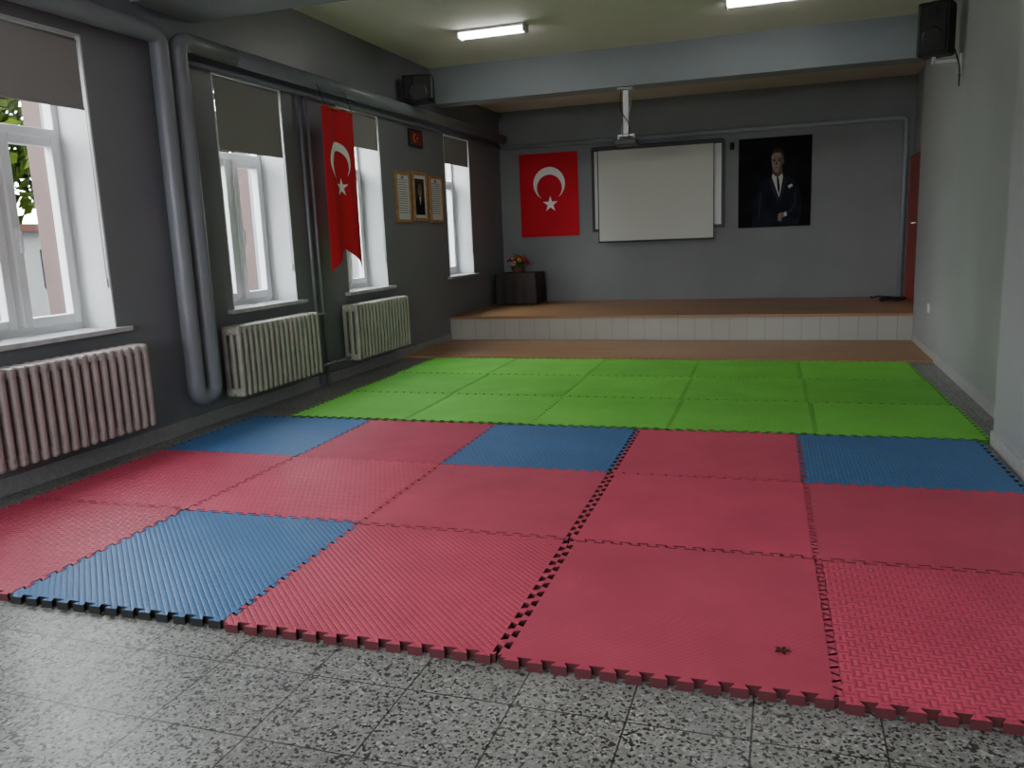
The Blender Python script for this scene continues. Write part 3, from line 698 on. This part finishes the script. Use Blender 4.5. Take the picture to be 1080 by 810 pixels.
obj_from_bm('boundary_building', bm, [simple('white_render', (0.11, 0.11, 0.11), 0.8, var=0.05, spec=0.1), simple('dark_panes', (0.008, 0.011, 0.015), 0.5, spec=0.1), simple('roof_tile', (0.035, 0.014, 0.010), 0.8, spec=0.1)])
M_leaf = simple('foliage', (0.020, 0.032, 0.003), 0.9, var=0.6, nscale=3, spec=0.02); M_bark = simple('bark', (0.006, 0.0045, 0.0035), 0.9, spec=0.05)
for (tx, ty) in ((-11, 10.2), (-13, 14.5), (-12, 19.5), (-15, 24), (-13, 32), (-14, 4), (-12, -4), (-16, 40)):
    t = empty('garden_tree', (tx, ty, -0.6))
    tube('trunk', [(0, 0, 0), (0.1, 0.05, 1.6), (0, 0, 3.2)], 0.12, M_bark, 0.5, t, 10)
    for k in range(7):
        a = k*0.9; tube('branch', [(0, 0, 1.9+0.15*k), (0.7*math.cos(a), 0.7*math.sin(a), 2.7+0.2*k), (1.4*math.cos(a), 1.4*math.sin(a), 3.0+0.3*k)], 0.035, M_bark, 0.4, t, 6)
    bm = bmesh.new()
    for k in range(2800):
        v = Vector((random.gauss(0, 1), random.gauss(0, 1), random.gauss(0, 1))).normalized()*random.uniform(0.35, 1)
        c = Vector((v.x*2.1, v.y*2.1, 4.1+v.z*1.7)); n = Vector((random.gauss(0, 1), random.gauss(0, 1), random.gauss(0, 1))).normalized(); q = n.orthogonal().normalized(); r = n.cross(q)
        s = 0.13
        bm.faces.new([bm.verts.new(c+q*s), bm.verts.new(c+r*s*0.6), bm.verts.new(c-q*s), bm.verts.new(c-r*s*0.6)])
    obj_from_bm('foliage', bm, M_leaf, t)

# ------------------------------------------------------------------ world light + portals
w = bpy.data.worlds.new('sky'); scene.world = w; w.use_nodes = True
nt = w.node_tree; bg = nt.nodes['Background']
tc = nt.nodes.new('ShaderNodeTexCoord'); sp = nt.nodes.new('ShaderNodeSeparateXYZ'); nt.links.new(tc.outputs['Generated'], sp.inputs[0])
r = nt.nodes.new('ShaderNodeValToRGB'); r.color_ramp.elements[0].position = 0.45; r.color_ramp.elements[0].color = (0.87, 0.86, 0.88, 1)
r.color_ramp.elements[1].position = 1.0; r.color_ramp.elements[1].color = (0.89, 0.93, 1.0, 1)
nt.links.new(sp.outputs['Z'], r.inputs['Fac']); nt.links.new(r.outputs['Color'], bg.inputs['Color'])
bg.inputs['Strength'].default_value = 25.0
def portal(loc, rot, sx, sy):
    ld = bpy.data.lights.new('window_portal', 'AREA'); ld.shape = 'RECTANGLE'; ld.size = sx; ld.size_y = sy
    ld.cycles.is_portal = True
    lo = bpy.data.objects.new('window_portal', ld); COL.objects.link(lo)
    lo.location = loc; lo.rotation_euler = rot
for i, (a, b_) in enumerate(wins):
    portal((XF-0.10, (a+b_)/2, (ZS+ZT)/2), (0, -math.pi/2, 0), ZT-ZS, b_-a)
for a, b_ in fill_wins:
    portal(((a+b_)/2, Y0-0.16, (RZ0+RZ1)/2), (math.pi/2, 0, 0), b_-a, RZ1-RZ0)

# ------------------------------------------------------------------ camera (calibrated from vanishing points)
f = 859.0
Yv = Vector((828-540, 238-405, f)).normalized()
Xv = Vector((2592, 50, -f)); Xv = (Xv - Yv*Xv.dot(Yv)).normalized()
Zv = Xv.cross(Yv)
right = Vector((Xv[0], Yv[0], Zv[0])); down = Vector((Xv[1], Yv[1], Zv[1])); fwd = Vector((Xv[2], Yv[2], Zv[2]))
up = -down; back = -fwd
cd = bpy.data.cameras.new('camera'); cam = bpy.data.objects.new('camera', cd); COL.objects.link(cam)
cd.sensor_width = 36; cd.lens = f/1080*36; cd.clip_start = 0.05
Mx = Matrix(((right[0], up[0], back[0], 0), (right[1], up[1], back[1], 0), (right[2], up[2], back[2], 1.32), (0, 0, 0, 1)))
cam.matrix_world = Mx
scene.camera = cam
